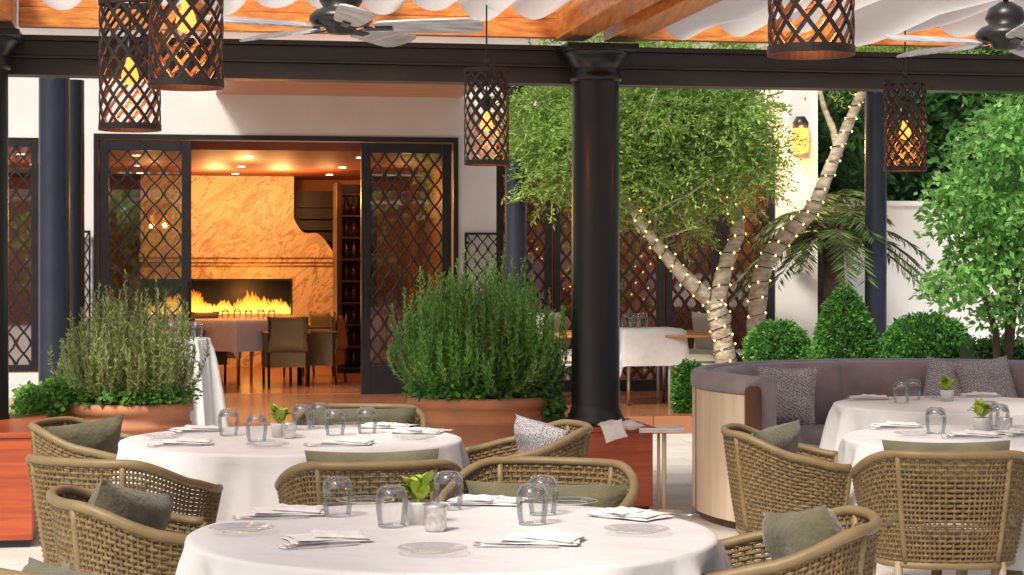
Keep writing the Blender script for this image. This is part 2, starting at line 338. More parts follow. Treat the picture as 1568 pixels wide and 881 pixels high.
for uq in np.arange(-6.5,3.0,1.25):
    for vq in(1.4,3.6,5.5):
        if uq>U(735) : continue
        dl.M=HF.M@Matrix.Translation((uq,vq,2.752)); dl.lathe([(0,0),(.045,0),(.045,.006)],12)
put('downlights',dl,emis('downlight_glow',(1,.7,.35),14),house)
def lamp(kind,name,loc,e,col,size,rot=None,par=None):
    l=bpy.data.lights.new(name,kind); l.energy=e; l.color=col
    if kind=='AREA': l.size=size
    else: l.shadow_soft_size=size
    o=bpy.data.objects.new(name,l); COL.objects.link(o); o.location=loc
    if rot: o.rotation_euler=rot
    if par: o.parent=par
    return o
def hw(px,v,z): return HF.M@Vector((HF.u(px,v),v,z))
for px,v,e in((330,4.7,58),(430,4.7,58),(500,4.3,16),(375,2.6,42),(230,3.5,34),(80,3,34),(-50,3,28),(620,3.2,20)):
    lamp('POINT','room_light',hw(px,v,2.42),e,(1,.49,.16),.1,None,house)
for px,e in((830,8),(1000,24),(1090,20),(1160,8)): lamp('POINT','room_light',hw(px,1.7,2.4),e,(1,.45,.22),.08,None,house)
lamp('POINT','fire_light',hw(380,6.0,zz(455)),14,(1,.4,.08),.2,None,house)
yc=HF.Y(1228); sc=empty('wall_sconce',hw(1226,-.11,0))
z0=CZ+(HY-238)*yc/F; 
w=MB(); w.lathe([(0,z0+.42),(.05,z0+.42),(.09,z0+.35),(.085,z0+.29),(.0,z0+.29)],14); w.tube([(0,.11,z0+.38),(0,0,z0+.38)],.015); put('bracket_cap',w,M_dark,sc,True)
w=MB(); w.lathe([(.08,z0+.29),(.095,z0+.18),(.085,z0+.03),(.0,z0)],14); put('lamp_glass',w,emis('sconce_glow',(1,.42,.09),2.4),sc,True)
lamp('POINT','sconce_light',(0,-.19,z0+.1),48,(1,.45,.12),.05,None,sc)
ob=empty('opposite_building'); w=MB(Matrix.Rotation(TH,4,'Z')); w.box(-22,16,-16.2,-15.9,3.55,4.35)
for k in range(9): w.box(-22+k*4.6,-21.5+k*4.6,-16.2,-15.9,0,3.55)
w.box(-22,16,-19,-18.8,0,3.55); put('walls',w,M_white,ob)
w=MB(Matrix.Rotation(TH,4,'Z')); w.add([(-22.5,-15.5,4.35),(16.5,-15.5,4.35),(16.5,-20,6.1),(-22.5,-20,6.1),(-22.5,-15.5,4.45),(16.5,-15.5,4.45),(16.5,-20,6.2),(-22.5,-20,6.2)],[(0,1,2,3),(4,5,6,7),(0,1,5,4)])
for k in range(120): w.tube([(-22.3+k*.325,-15.45,4.47),(-22.3+k*.325,-20,6.22)],.09,6)
put('tile_roof',w,M_tile,ob)
# ---------------- far columns
def column(name,px,d,dia,z0,z1,m,cap=True):
    e=empty(name,(wx(px,d),d,0)); r=dia/2
    c=MB(); c.lathe([(0,z0),(r*1.25,z0),(r*1.25,z0+.06),(r*1.12,z0+.09),(r*1.05,z0+.12),(r,z0+.15),(r*.98,z1-.22)],40); put('shaft',c,m,e,True)
    if cap:
        c=MB(); c.lathe([(r*.98,z1-.22),(r*1.08,z1-.215),(r*1.1,z1-.19),(r*1.0,z1-.18),(r*1.02,z1-.13),(r*1.25,z1-.07),(r*1.42,z1-.055),(r*1.42,z1-.04)],40); put('capital',c,m,e,True)
        c=MB(); q=r*1.5; c.M=Matrix.Rotation(TH,4,'Z'); c.box(-q,q,-q,q,z1-.04,z1); put('abacus',c,m,e,False,.006)
    return e
column('portico_column',83,17.4,.275,.16,3.45,M_colb); column('portico_column',114,19.6,.2,.16,3.6,M_col,False)
column('portico_column',790,19.3,.22,.16,3.33,M_colb); column('portico_column',1341,20.0,.225,0,3.5,M_colb)
# ---------------- pergola
per=empty('pergola')
PU=PF.u
c1=column('pergola_column',912,12.2,.30,.5,2.88,M_col); 
c0=column('pergola_column',-27,11.45,.30,.5,2.88,M_col)
b=MB(PF.M); b.box(-5,6,.16,.34,2.66,2.76); b.box(-5,6,.13,.37,2.76,2.775); b.box(-5,6,.15,.35,2.775,2.865); b.box(-5,6,.11,.39,2.865,2.895)
put('steel_beam',b,M_steel,per,False,.003)
b=MB(PF.M); b.box(PU(28),PU(868),.0,.08,2.93,3.045); b.box(PU(28),PU(868),.03,.12,3.05,3.3); b.box(PU(965),5.5,.0,.08,2.93,3.045); b.box(PU(965),5.5,.03,.12,3.05,3.3); put('fascia_board',b,M_woodu,per,False,.004)
b=MB(PF.M)
for px,wd in((877,.2),(955,.2),(-10,.25),(1900,.25)):
    u=PU(px); b.box(u-wd/2,u+wd/2,-9,.14,2.925,3.26)
u0,u1=PU(877)+.1,PU(955)-.1; b.box(u0,u1,-9,.14,3.06,3.10)
for u in(-2.1,-.92,.0,2.15,3.0): b.box(u-.04,u+.04,-9,.1,3.31,3.44)
put('rafters',b,M_woodv,per,False,.006)
M_fab,nt,bb,oo=nodes('canopy_fabric'); bb.inputs['Base Color'].default_value=(.74,.73,.72,1); bb.inputs['Roughness'].default_value=.9
tn=nt.nodes.new('ShaderNodeBsdfTranslucent'); tn.inputs[0].default_value=(.74,.73,.71,1); ms=nt.nodes.new('ShaderNodeMixShader'); ms.inputs[0].default_value=.5
nt.links.new(bb.outputs[0],ms.inputs[1]); nt.links.new(tn.outputs[0],ms.inputs[2]); nt.links.new(ms.outputs[0],oo.inputs[0])
def canopy(ua,ub,zt,A,p):
    c=MB(PF.M); nu=int((ub-ua)/p*16); vs=[];fs=[]; vl=[-.3,-.34,-.6,-1,-1.6,-2.2,-3]
    for j,v in enumerate(vl):
        for i in range(nu+1):
            u=ua+(ub-ua)*i/nu; k=(u-ua)/p; amp=A*(1+.25*math.sin(math.floor(k)*2.3+1))*(1+.1*math.sin(v*3+k))
            vs.append((u,v+.05*math.sin(k*1.7),zt-amp*abs(math.sin(math.pi*k))**.6))
    for j in range(len(vl)-1):
        for i in range(nu): fs.append((j*(nu+1)+i,j*(nu+1)+i+1,(j+1)*(nu+1)+i+1,(j+1)*(nu+1)+i))
    c.add(vs,fs); put('shade_fabric',c,M_fab,per,True)
canopy(PU(15)+.15,PU(877)-.12,3.13,.115,.31); canopy(PU(955)+.12,4.6,3.12,.19,.36)
def pbox(name,u0,u1,v0,v1,z1):
    e=empty(name); b=MB(PF.M); b.box(u0,u1,v0,v1,.04,z1-.03)
    put('panels',b,M_redwood,e,False,.006)
    b=MB(PF.M); b.box(u0-.015,u1+.015,v0-.015,v1+.015,z1-.03,z1); put('cap',b,M_redwood,e,False,.006)
    b=MB(PF.M); b.box(u0+.02,u1-.02,v0+.02,v1-.02,0,.04); put('plinth',b,M_dark,e)
pbox('wood_plinth_box',PU(862,-.25),PU(1000,-.25),-.25,.45,.53)
pbox('wood_plinth_box',PU(-160,-1.1),PU(50,-1.1),-1.1,.25,.62)
# ---------------- lanterns
def lantern_parts(r=.13,h=.56):
    l=MB(); n=12
    for sg in(1,-1):
        for i in range(n):
            vs=[];fs=[];K=26
            for k in range(K+1):
                t=k/K; a=2*math.pi*i/n+sg*t*math.pi*1.0+ (.12 if sg>0 else 0); z=.02+(h-.04)*t; hw_=.0088/r
                ro=r-(.003 if sg>0 else 0)
                for rr,da in((ro,-hw_),(ro,hw_),(ro-.0035,hw_),(ro-.0035,-hw_)): vs.append((rr*math.cos(a+da),rr*math.sin(a+da),z))
            for k in range(K):
                o=4*k
                for q in range(4): fs.append((o+q,o+(q+1)%4,o+4+(q+1)%4,o+4+q))
            l.add(vs,fs)
    for z in(0,h-.03): l.lathe([(r+.002,z),(r+.002,z+.026),(r-.006,z+.026),(r-.006,z),(r+.002,z)],36)
    for a in(0,math.pi/3,2*math.pi/3): l.tube([(r*math.cos(a),r*math.sin(a),h-.01),(-r*math.cos(a),-r*math.sin(a),h-.01)],.005,6)
    ca=part('cage',l,M_lant,False)
    s=MB(); s.lathe([(0,h*.70),(.02,h*.70),(.022,h*.58),(.018,h*.55),(0,h*.55)],14); s.tube([(0,0,h*.69),(0,0,h+.0)],.006,6); s.tube([(0,0,h),(0,0,h+.05)],.012,8); so=part('socket',s,M_dark)
    bu=MB(); bu.lathe([(.014,h*.55),(.018,h*.51),(.031,h*.45),(.037,h*.41),(.028,h*.36),(0,h*.34)],16); b2=part('bulb',bu,M_bulb)
    return [ca,so,b2]
LP=lantern_parts()
for px,py,d in((199,200,8.3),(285,135,6.85),(745,253,11.3),(1242,85,5.9),(1386,262,12.0)):
    z=wz(py,d); e=spawn('woven_pendant_lantern',LP,(wx(px,d),d,z),random.random())
    c=MB(); c.tube([(0,0,.6),(0,0,3.38-z)],.005 if d>8 else .004,6); put('cord',c,M_dark,e)
    lamp('POINT','bulb_light',(0,.0,.12),7.0,(1,.27,.06),.03,None,e)
# ---------------- ceiling fans
def fan(px,py,d,ang,R=.66):
    z=wz(py,d); e=empty('ceiling_fan',(wx(px,d),d,z))
    m=MB(); m.lathe([(0,-.035),(.06,-.03),(.075,0),(.13,.01),(.145,.03),(.145,.05),(.12,.075),(.08,.09),(.10,.12),(.08,.17),(.03,.2),(.0,.2)],32); m.tube([(0,0,.19),(0,0,3.35-z)],.014,10); put('motor_housing',m,M_dark,e,True)
    bl=MB(); br=MB()
    for k in range(5):
        a=ang+k*2*math.pi/5; Mx=Matrix.Rotation(a,4,'Z')@Matrix.Rotation(math.radians(-16),4,'X')
        bl.M=Mx; xs=[.16,.2,.34,.5,R-.06,R-.02,R]; ws=[.045,.06,.072,.08,.084,.066,.03]
        vs=[];fs=[]
        for x,wd in zip(xs,ws): vs+=[(x,-wd,-.004),(x,wd,-.004),(x,wd,.004),(x,-wd,.004)]
        for i in range(len(xs)-1):
            for q in range(4): fs.append((4*i+q,4*i+(q+1)%4,4*i+4+(q+1)%4,4*i+4+q))
        fs+=[(0,3,2,1),tuple(4*(len(xs)-1)+q for q in range(4))]; bl.add(vs,fs)
        br.M=Mx; br.box(.11,.24,-.018,.018,-.012,-.005)
    put('blades',bl,M_blade,e); put('blade_irons',br,M_dark,e)
fan(522,42,9.0,math.radians(-78)); fan(1540,66,9.6,math.radians(-88))
# ---------------- rope armchair
def chair_parts():
    A,B=.335,.32
    def pl(phi,s=1):
        sn,cs=math.sin(phi),math.cos(phi); p=.78
        return (A*s*math.copysign(abs(sn)**p,sn), -B*s*math.copysign(abs(cs)**p,cs))
    def hgt(phi):
        t=min(1,max(0,(abs(math.degrees(phi))-35)/85)); t=t*t*(3-2*t); return .79-.13*t
    PM=math.radians(122)
    def sh(phi,t):
        s=.80+.20*t**.8; x,y=pl(phi,s); return (x,y,.36+(hgt(phi)-.36)*t)
    rp=MB(); nv=76; nh=22
    for i in range(nv+1):
        phi=-PM+2*PM*i/nv; rp.tube([sh(phi,t/7) for t in range(8)],.0058,4,False)
    for j in range(1,nh):
        pts=[]
        for i in range(nv+1):
            phi=-PM+2*PM*i/nv; x,y,z=sh(phi,j/nh); k=1+.016*(1 if (i+j)%2 else -1); pts.append((x*k,y*k,z))
        rp.tube(pts,.0066,4,False)
    fr=MB(); pts=[sh(-PM+2*PM*i/40,1) for i in range(41)]
    fr.tube(pts,.017,8); fr.tube([sh(-PM+2*PM*i/40,0) for i in range(41)],.015,8)
    for ph in(-34,34,-122,122): fr.tube([sh(math.radians(ph),t/6) for t in range(7)],.013,8)
    a=sh(-PM,0);b_=sh(PM,0); fr.tube([a,(a[0],a[1]+.05,.36),(0,a[1]+.09,.36),(b_[0],b_[1]+.05,.36),b_],.014,8)
    lg=MB()
    for ph in(-42,42,-120,120):
        x,y,z=sh(math.radians(ph),0); lg.tube([(x,y,.37),(x*1.1,y*1.16,0.0)],[.017,.010],8)
    st=MB(); vs=[];fs=[]; prof=[(.0,.35),(.9,.35),(.98,.37),(1,.40),(.97,.43),(.9,.445),(.0,.455)]; n=40
    for s_,z in prof:
        for i in range(n):
            a=2*math.pi*i/n; x,y=(.245*math.copysign(abs(math.cos(a))**.7,math.cos(a)),.235*math.copysign(abs(math.sin(a))**.7,math.sin(a))); vs.append((x*s_,y*s_,z))
    for j in range(len(prof)-1):
        for i in range(n): fs.append((j*n+i,j*n+(i+1)%n,(j+1)*n+(i+1)%n,(j+1)*n+i))
    st.add(vs,fs)
    return [part('rope_weave',rp,M_rope),part('frame',fr,M_frame),part('legs',lg,M_leg),part('seat_cushion',st,M_olive)]
CP=chair_parts()
def chair(px,d,face,pil=None,pm=None,prot=0,pz=.60,pxo=0,yaw=0,py=-.17):
    e=spawn('rope_armchair',CP,(wx(px,d),d,0),math.radians(face-90))
    if pil:
        w,h,t=pil; m=MB(Matrix.Translation((pxo,py,pz))@Matrix.Rotation(math.radians(yaw),4,'Z')@Matrix.Rotation(math.radians(prot),4,'Y')@Matrix.Rotation(math.radians(72),4,'X')); m.pillow(w,h,t,16,4,.15,px); put('pillow',m,pm or M_olive,e,True)
    return e
chair(192,7.45,62,(.42,.3,.12),None,0,.56)
chair(165,8.95,-5,(.42,.36,.13),None,5,.64,.02,-42,-.12)
chair(565,7.35,100,(.5,.34,.13),None,0,.67)
chair(790,8.75,188,(.36,.34,.13),M_pat,-8,.66,-.04,30,-.13)
chair(822,6.9,-105,(.60,.30,.13),None,0,.59)
chair(240,6.15,18,(.44,.36,.14),None,-12,.65,.0,-38,-.12)
chair(185,4.75,48,(.45,.4,.14),None,0,.60)
chair(1165,5.55,172,(.34,.34,.13),None,10,.66,.03,32,-.15)
chair(1222,8.55,-4,(.38,.34,.13),None,5,.655,0,-35,-.13)
chair(1440,7.75,88,(.5,.34,.13),None,0,.67)
chair(545,9.75,-95,(.58,.34,.13),None,0,.64)
# ---------------- round tables
def cloth_round(R,drop,seed,ztop=.75,flare=.14,sq=.10,n=240):
    m=MB(); vs=[(0,0,ztop)];fs=[]; rs=random.Random(seed); ph=[rs.random()*6.28 for _ in range(6)]
    rings=[]
    for r in(.3,.6,.85,.96): rings.append(('t',R*r))
    rings+= [('e',0),('e',1),('e',2)]
    for k in range(1,13): rings.append(('d',k/12))
    for kind,val in rings:
        for i in range(n):
            a=2*math.pi*i/n
            s1=math.sin(11*a+ph[0]+.9*math.sin(3*a+ph[5])); fo=(.75*math.copysign(abs(s1)**1.4,s1)+.3*math.sin(17*a+ph[1]+.8*math.sin(2*a))+.22*math.sin(29*a+ph[2])+.4*math.sin(5*a+ph[3]))
            dr=drop+sq*(abs(math.cos(2*a+ph[4]))-.5)
            if kind=='t': r=val; z=ztop+.0012*math.sin(7*a+val*20)
            elif kind=='e': q=val/2*math.pi/2; r=R-.012+.012*math.sin(q); z=ztop-.012+.012*math.cos(q)
            else:
                t=val; r=R+flare*t*.35+flare*.6*fo*t**.6*(1-.15*t); z=ztop-.012-dr*t
            vs.append((r*math.cos(a),r*math.sin(a),z))
    for i in range(n): fs.append((0,1+i,1+(i+1)%n))
    for j in range(len(rings)-1):
        for i in range(n): fs.append((1+j*n+i,1+(j+1)*n+i,1+(j+1)*n+(i+1)%n,1+j*n+(i+1)%n))
    m.add(vs,fs); return m
def table(px,py,R,drop,seed,name='round_dining_table'):
    p=on(px,py); e=empty(name,(p.x,p.y,0)); put('tablecloth',cloth_round(R,drop,seed),M_cloth,e,True)
    b=MB(); b.lathe([(0,0),(.26,0),(.26,.015),(.04,.03),(.035,.70),(.2,.72),(0,.72)],24)
    for a in(.7,2.3,3.9,5.4): b.tube([(.36*math.cos(a),.36*math.sin(a),.7),(.42*math.cos(a),.42*math.sin(a),0)],.025,10)
    put('pedestal',b,M_leg,e,True); return p
table(693,816,.75,.42,1); table(447,672,.75,.42,2); table(1552,671,.75,.40,3); table(1472,619,.70,.42,4)
def glass_parts():
    m=MB(); o=[(.036,0),(.041,.03),(.044,.06),(.0425,.085),(.035,.104),(.022,.110),(.0,.111)]
    m.lathe(o,28); s=MB(); s.lathe([(0,.098),(.02,.097),(.032,.091),(.0400,.078)],28); s.lathe([(.0345,.0005),(.0365,.0005),(.037,.004)],28)
    return [part('glass_body',m,M_glass),part('glass_base',s,M_glass)]
GP=glass_parts()
def plate_parts():
    m=MB(); m.lathe([(0,.004),(.055,.004),(.06,.007),(.088,.013),(.092,.015)],40); r=MB()
    for rr in(.058,.091): r.lathe([(rr,.0085 if rr<.07 else .015),(rr+.0013,.0095 if rr<.07 else .0160),(rr+.002,.008 if rr<.07 else .0145)],40)
    return [part('plate',m,M_plate),part('rim_lines',r,M_rim)]
PP=plate_parts()
def setting_parts():
    n=MB()
    for k,(w,h,rz,dx) in enumerate(((.23,.15,0,0),(.22,.145,4,.006),(.15,.14,-7,.035))):
        n.M=Matrix.Translation((dx,0,.005+k*.0055))@Matrix.Rotation(math.radians(rz),4,'Z')@Matrix.Rotation(math.radians(k*1.2),4,'Y'); n.pillow(w,h,.009,12,10,.8,k*2)
    c=MB()
    def cut(y,rz,prof,z=.004):
        c.M=Matrix.Translation((.03,y,z))@Matrix.Rotation(rz,4,'Z'); vs=[];fs=[]
        for x,wd,zz_ in prof: vs+=[(x,-wd,zz_),(x,wd,zz_),(x,wd,zz_+.0025),(x,-wd,zz_+.0025)]
        for i in range(len(prof)-1):
            for q in range(4): fs.append((4*i+q,4*i+(q+1)%4,4*i+4+(q+1)%4,4*i+4+q))
        fs+=[(0,3,2,1),tuple(4*(len(prof)-1)+q for q in range(4))]; c.add(vs,fs)
    kn=[(-.19,.003,0),(-.16,.006,0),(-.06,.007,0),(-.05,.004,0),(.03,.005,0),(.04,.003,0)]
    fk=[(-.19,.007,.004),(-.165,.009,.0),(-.145,.009,0),(-.125,.0025,.003),(-.02,.003,.003),(.03,.006,0),(.04,.003,0)]
    cut(-.092,.10,fk); cut(-.108,.16,kn)
    return [part('napkin',n,M_nap),part('cutlery',c,M_chrome)]
SP=setting_parts()
def flower_parts():
    m=MB(); m.lathe([(0,0),(.030,0),(.036,.05),(.037,.055),(.032,.055),(.028,.01)],20); cup=part('cup',m,M_cane)
    f=MB(); rq=random.Random(4)
    for i in range(24):
        a=i*2.4; el=.05+.95*rq.random(); L_=rq.uniform(.04,.065); c=Matrix.Translation((.014*math.cos(a*3),.014*math.sin(a*3),.055+.010*(i%3)))@Matrix.Rotation(a,4,'Z')@Matrix.Rotation(-el,4,'Y'); f.M=c
        vs=[];fs=[];K=6
        for k in range(K+1):
            t=k/K; wd=.014*math.sin(math.pi*min(1,t*.9+.08))**.8; z=.012*math.sin(t*2.4); x=.008+L_*t; vs+=[(x,-wd,z+.004),(x,0,z),(x,wd,z+.004)]
        for k in range(K):
            o=3*k; fs+=[(o,o+1,o+4,o+3),(o+1,o+2,o+5,o+4)]
        f.add(vs,fs)
    f.M=Matrix(); f.tube([(0,0,.03),(.005,0,.09)],[.006,.01],6)
    return [cup,part('orchid_petals',f,M_flower)]
FP=flower_parts()
mv=MB(); mv.lathe([(0,.0),(.026,0),(.029,.01),(.030,.06),(.033,.068),(.030,.068),(.026,.02),(0,.015)],20); VP=[part('cup',mv,M_merc)]
def putat(name,parts,px,py,rz=None,z=.7515,sc=1):
    p=on(px,py,z); spawn(name,parts,p,random.random()*6 if rz is None else math.radians(rz),sc)
for px,py in((517,790),(600,806),(687,780),(815,803),(831,788)): putat('drinking_glass',GP,px,py,sc=1.08)
for px,py in((350,667),(393,676),(463,658),(513,667),(562,664),(490,655)): putat('drinking_glass',GP,px,py,sc=1.08)
for px,py in((1433,664),(1530,658),(1515,653)): putat('drinking_glass',GP,px,py,sc=1.08)
for px,py in((1380,617),(1398,612)): putat('drinking_glass',GP,px,py,sc=1.08)
putat('orchid_pot',FP,642,802,sc=1.2); putat('candle_cup',VP,667,813,sc=1.1)
putat('orchid_pot',FP,428,669,sc=1.1); putat('candle_cup',VP,443,671)
putat('orchid_pot',FP,1503,660,sc=1.1); putat('candle_cup',VP,1540,663); putat('orchid_pot',FP,1450,614,sc=1.1)
for px,py,rz in((500,828,18),(828,830,-12),(440,787,5),(745,771,170),(965,792,140),(285,680,8),(530,680,-5),(300,660,30),(640,663,170),(590,655,175),(1490,668,-4),(1372,654,5),(1330,611,0),(1500,607,0),(1565,665,20)): putat('place_setting',SP,px,py,rz)
for px,py in((370,815),(662,847),(975,817),(870,774),(560,772)): putat('glass_plate',PP,px,py,z=.752)
for px,py in((410,685),(635,674),(250,672),(540,654),(1400,668),(1440,612)): putat('glass_plate',PP,px,py,z=.752)
# ---------------- booth
bc=(2.6,11.9); booth=empty('curved_booth_sofa',(bc[0],bc[1],0))
def arc(mb,r0,r1,z0,z1,a0,a1,n=60,rnd=0):
    prof=[(r0,z0),(r1,z0),(r1,z1),(r0,z1)] if not rnd else [(r0,z0),(r1,z0),(r1,z1-rnd),(r1-rnd*.3,z1-rnd*.3),(r1-rnd,z1),(r0+rnd,z1),(r0+rnd*.3,z1-rnd*.3),(r0,z1-rnd)]
    k=len(prof); vs=[];fs=[]
    for i in range(n+1):
        a=math.radians(a0+(a1-a0)*i/n)
        for r,z in prof: vs.append((r*math.cos(a),r*math.sin(a),z))
    for i in range(n):
        for q in range(k): fs.append((i*k+q,i*k+(q+1)%k,(i+1)*k+(q+1)%k,(i+1)*k+q))
    fs+=[tuple(range(k-1,-1,-1)),tuple(n*k+q for q in range(k))]; mb.add(vs,fs)
a0,a1=212,-30
m=MB(); arc(m,1.47,1.50,.05,.78,a0,a1); put('outer_panel',m,M_cream,booth,False)
m=MB(); arc(m,1.40,1.51,.785,.885,a0,a1,60,.035); 
for i in range(7):
    s=a0-1+(a1-a0+2)*i/7+.5; t=a0-1+(a1-a0+2)*(i+1)/7-.5; arc(m,1.27,1.42,.44,.875,s,t,12,.04)
put('backrest',m,M_uphol,booth,True)
m=MB()
for i in range(5):
    s=a0-1+(a1-a0+2)*i/5+.4; t=a0-1+(a1-a0+2)*(i+1)/5-.4; arc(m,.86,1.38,.30,.46,s,t,14,.04)
put('seat',m,M_uphol,booth,True)
m=MB(); arc(m,.9,1.46,0.0,.30,a0-1,a1+1); put('base',m,M_brown,booth)
m=MB(); arc(m,1.41,1.515,.02,.83,a0+1.1,a0+.1,2,.03); arc(m,1.41,1.515,.02,.83,a1-.1,a1-1.1,2,.03); 
for q in(185,158): arc(m,1.50,1.503,.05,.78,q+.15,q-.15,1)
put('end_trim',m,M_brown,booth)
def throw(px,py,d,w,rz,tilt,mt,par=None,roll=0):
    p=P3(px,py,d); m=MB(Matrix.Rotation(math.radians(rz),4,'Z')@Matrix.Rotation(math.radians(tilt),4,'X')@Matrix.Rotation(math.radians(roll),4,'Z')); m.pillow(w,w*.95,.15,18,4,.12,px); o=put('throw_pillow',m,mt,None,True); o.location=p
throw(1203,606,12.15,.39,-20,75,M_pat); throw(1512,590,12.9,.38,8,70,M_pat,None,8); throw(1455,588,13.0,.35,-5,68,M_pat,None,-10)
ts=empty('tray_stand',(wx(1017,12),12.0,0)); m=MB()
m.tube([(0,0,.02),(0,0,.50)],.014,10); m.tube([(-.03,.05,.02),(-.03,.05,.5)],.01,10); m.lathe([(0,0),(.12,0),(.12,.012),(.02,.025),(0,.025)],20); put('stand',m,M_cream,ts,True)
m=MB(); m.M=Matrix.Translation((-.0,0,.5)); m.box(-.16,.12,-.1,.1,0,.012); m.box(-.16,.12,-.1,-.09,.012,.03); m.box(-.16,.12,.09,.1,.012,.03); put('tray',m,M_nap,ts,False,.004)
m=MB(Matrix.Translation(P3(950,651,11.95))@Matrix.Rotation(.3,4,'Z')); m.pillow(.26,.18,.04,12,6,.6,2); 
m.M=Matrix.Translation(P3(940,660,11.82))@Matrix.Rotation(1.2,4,'X')@Matrix.Rotation(.3,4,'Z'); m.pillow(.14,.12,.02,10,6,.6,4); put('folded_towel',m,M_nap,None,True)
# ---------------- pots and bushes
def pot(px,d,r,h,name):
    e=empty(name,(wx(px,d),d,0)); m=MB()
    m.lathe([(0,0),(r*.72,0),(r*.78,h*.1),(r*.89,h*.5),(r*.95,h*.74),(r*1.0,h*.76),(r*1.01,h*.80),(r*.97,h*.82),(r*.985,h*.90),(r*1.035,h*.91),(r*1.035,h*.985),(r*.99,h),(r*.92,h),(r*.9,h*.93)],56)
    put('terracotta_pot',m,M_terra,e,True); m=MB(); m.lathe([(0,h*.95),(r*.93,h*.93)],30); put('soil',m,M_soil,e); return e
def rosemary(e,z0,r,h,n,mt,seed,sparse=1.0,lean=.8,nl=64,lw=.011,plume=.02):
    g=np.random.default_rng(seed); a=g.random(n)*6.283; rr=np.sqrt(g.random(n))*r*.6
    B=np.stack([rr*np.cos(a),rr*np.sin(a),np.full(n,z0)],1)
    a2=a+g.normal(size=n)*.35; el=rr/(r*.6)
    ht=h*(1-.38*el**2.4)*g.uniform(.42,1.04,n)*(1+.10*np.sin(a*3+seed)); out=r*(.06+.74*el)*g.uniform(.7,1.12,n)*lean
    Tp=np.stack([B[:,0]*.4+out*np.cos(a2),B[:,1]*.4+out*np.sin(a2),z0+ht],1)
    Md=(B+Tp)/2; Md[:,2]-=.03; Md[:,:2]+=(Tp-B)[:,:2]*.42+np.stack([np.cos(a),np.sin(a)],1)*.05*el[:,None]
    t=np.linspace(.10,1,nl)[None,:,None]
    Pp=(1-t)**2*B[:,None]+2*t*(1-t)*Md[:,None]+t*t*Tp[:,None]; Dt=2*(1-t)*(Md-B)[:,None]+2*t*(Tp-Md)[:,None]
    Dt/=np.linalg.norm(Dt,axis=2,keepdims=True)
    keep=(g.random((n,nl))<(.35+.65*t[:,:,0])*sparse)
    D=Dt*1.0+g.normal(size=Pp.shape)*.48
    LL=(g.uniform(.028,.046,(n,nl))*(1.15-.45*t[:,:,0]**3))[keep]
    leaves('needles',Pp[keep],D[keep],LL,lw,mt,e)
    st=MB()
    for i in range(0,n,3): st.tube([B[i],Md[i]*.5+(B[i]+Tp[i])*.25,Tp[i]],[.005,.004,.002],4,False)
    put('stems',st,mat('rosemary_stem',(.22,.20,.10),.9),e)
def ivy(e,r,z,n,arcs,trail,seed):
    g=np.random.default_rng(seed); P=[];D=[]
    for k in range(n):
        a=g.uniform(*arcs[k%len(arcs)]); ln=g.random()**1.3*trail; R=r*g.uniform(.85,1.06); x,y=math.cos(a),math.sin(a); da=g.normal()*.2
        for t in np.arange(0,max(.05,ln),.022):
            aa=a+da*t+.03*g.normal(); rr=R+.05*math.sin(min(1,t*8))+g.normal()*.018+t*.08
            P.append((rr*math.cos(aa),rr*math.sin(aa),z+.05*math.cos(t*12)*(t<.15)-t+g.normal()*.01)); D.append((x+g.normal()*.7,y+g.normal()*.7,-.3+g.normal()*.6))
    leaves('ivy_leaves',P,D,g.uniform(.03,.05,len(P)),g.uniform(.025,.042,len(P)),L_ivy,e)
pr=pot(735,12.7,.455,.68,'potted_rosemary'); rosemary(pr,.66,.55,.90,620,L_rose,3,1.0,1.0,120,.011); ivy(pr,.42,.70,360,[(0,6.28),(3.2,6.0)],.05,5); ivy(pr,.46,.70,120,[(-.5,.3)],.36,6)
pl_=pot(198,12.3,.385,.665,'potted_rosemary'); rosemary(pl_,.64,.455,.76,330,L_rose2,8,.95,1.0,95,.010); ivy(pl_,.36,.69,360,[(0,6.28),(2.4,5.9)],.05,9); ivy(pl_,.46,.74,200,[(2.4,4.0)],.55,10)
ivy(pl_,.62,.70,150,[(2.6,3.8)],.45,11)
# ---------------- central tree
tree=empty('feathery_garden_tree'); dT=18.6
def limb(mb,pts,rs,d=dT,jit=0):
    P=[]; R=[]
    pts=[P3(p[0],p[1],d+(p[2] if len(p)>2 else 0)) for p in pts]
    for i in range(len(pts)-1):
        for k in range(5):
            t=k/5; p0=pts[max(i-1,0)];p1=pts[i];p2=pts[i+1];p3=pts[min(i+2,len(pts)-1)]
            P.append(.5*((2*p1)+(-p0+p2)*t+(2*p0-5*p1+4*p2-p3)*t*t+(-p0+3*p1-3*p2+p3)*t**3)); R.append((rs[i]*(1-t)+rs[i+1]*t)*(1+.07*math.sin(i*5+k*2.1)))
    P.append(pts[-1]);R.append(rs[-1]); mb.tube(P,R,12); return P,R
tr=MB(); limbs=[]
limbs.append(limb(tr,[(1122,655),(1112,560),(1104,505),(1095,465)],[.12,.10,.10,.105]))
limbs.append(limb(tr,[(1098,470),(1062,438,-.1),(1020,392,-.2),(990,352,-.3),(958,300,-.3),(930,240,-.2)],[.08,.072,.06,.052,.04,.025]))
limbs.append(limb(tr,[(1097,468),(1110,410,.1),(1130,352,.1),(1118,305,.2),(1085,262,.2),(1040,200,.2),(1020,140,.2)],[.085,.075,.065,.055,.04,.03,.018]))
limbs.append(limb(tr,[(990,350,-.3),(1000,300,0),(1030,270,.3),(1060,230,.4)],[.04,.035,.03,.02]))
put('trunk',tr,M_bark,tree,True)
t2=MB(); tree2=empty('leaning_garden_tree')
lb=limb(t2,[(1153,655),(1154,560),(1159,480),(1168,415),(1200,365),(1240,325),(1264,275),(1288,215),(1312,160),(1335,100)],[.11,.10,.092,.088,.08,.072,.064,.056,.048,.04],19.2)
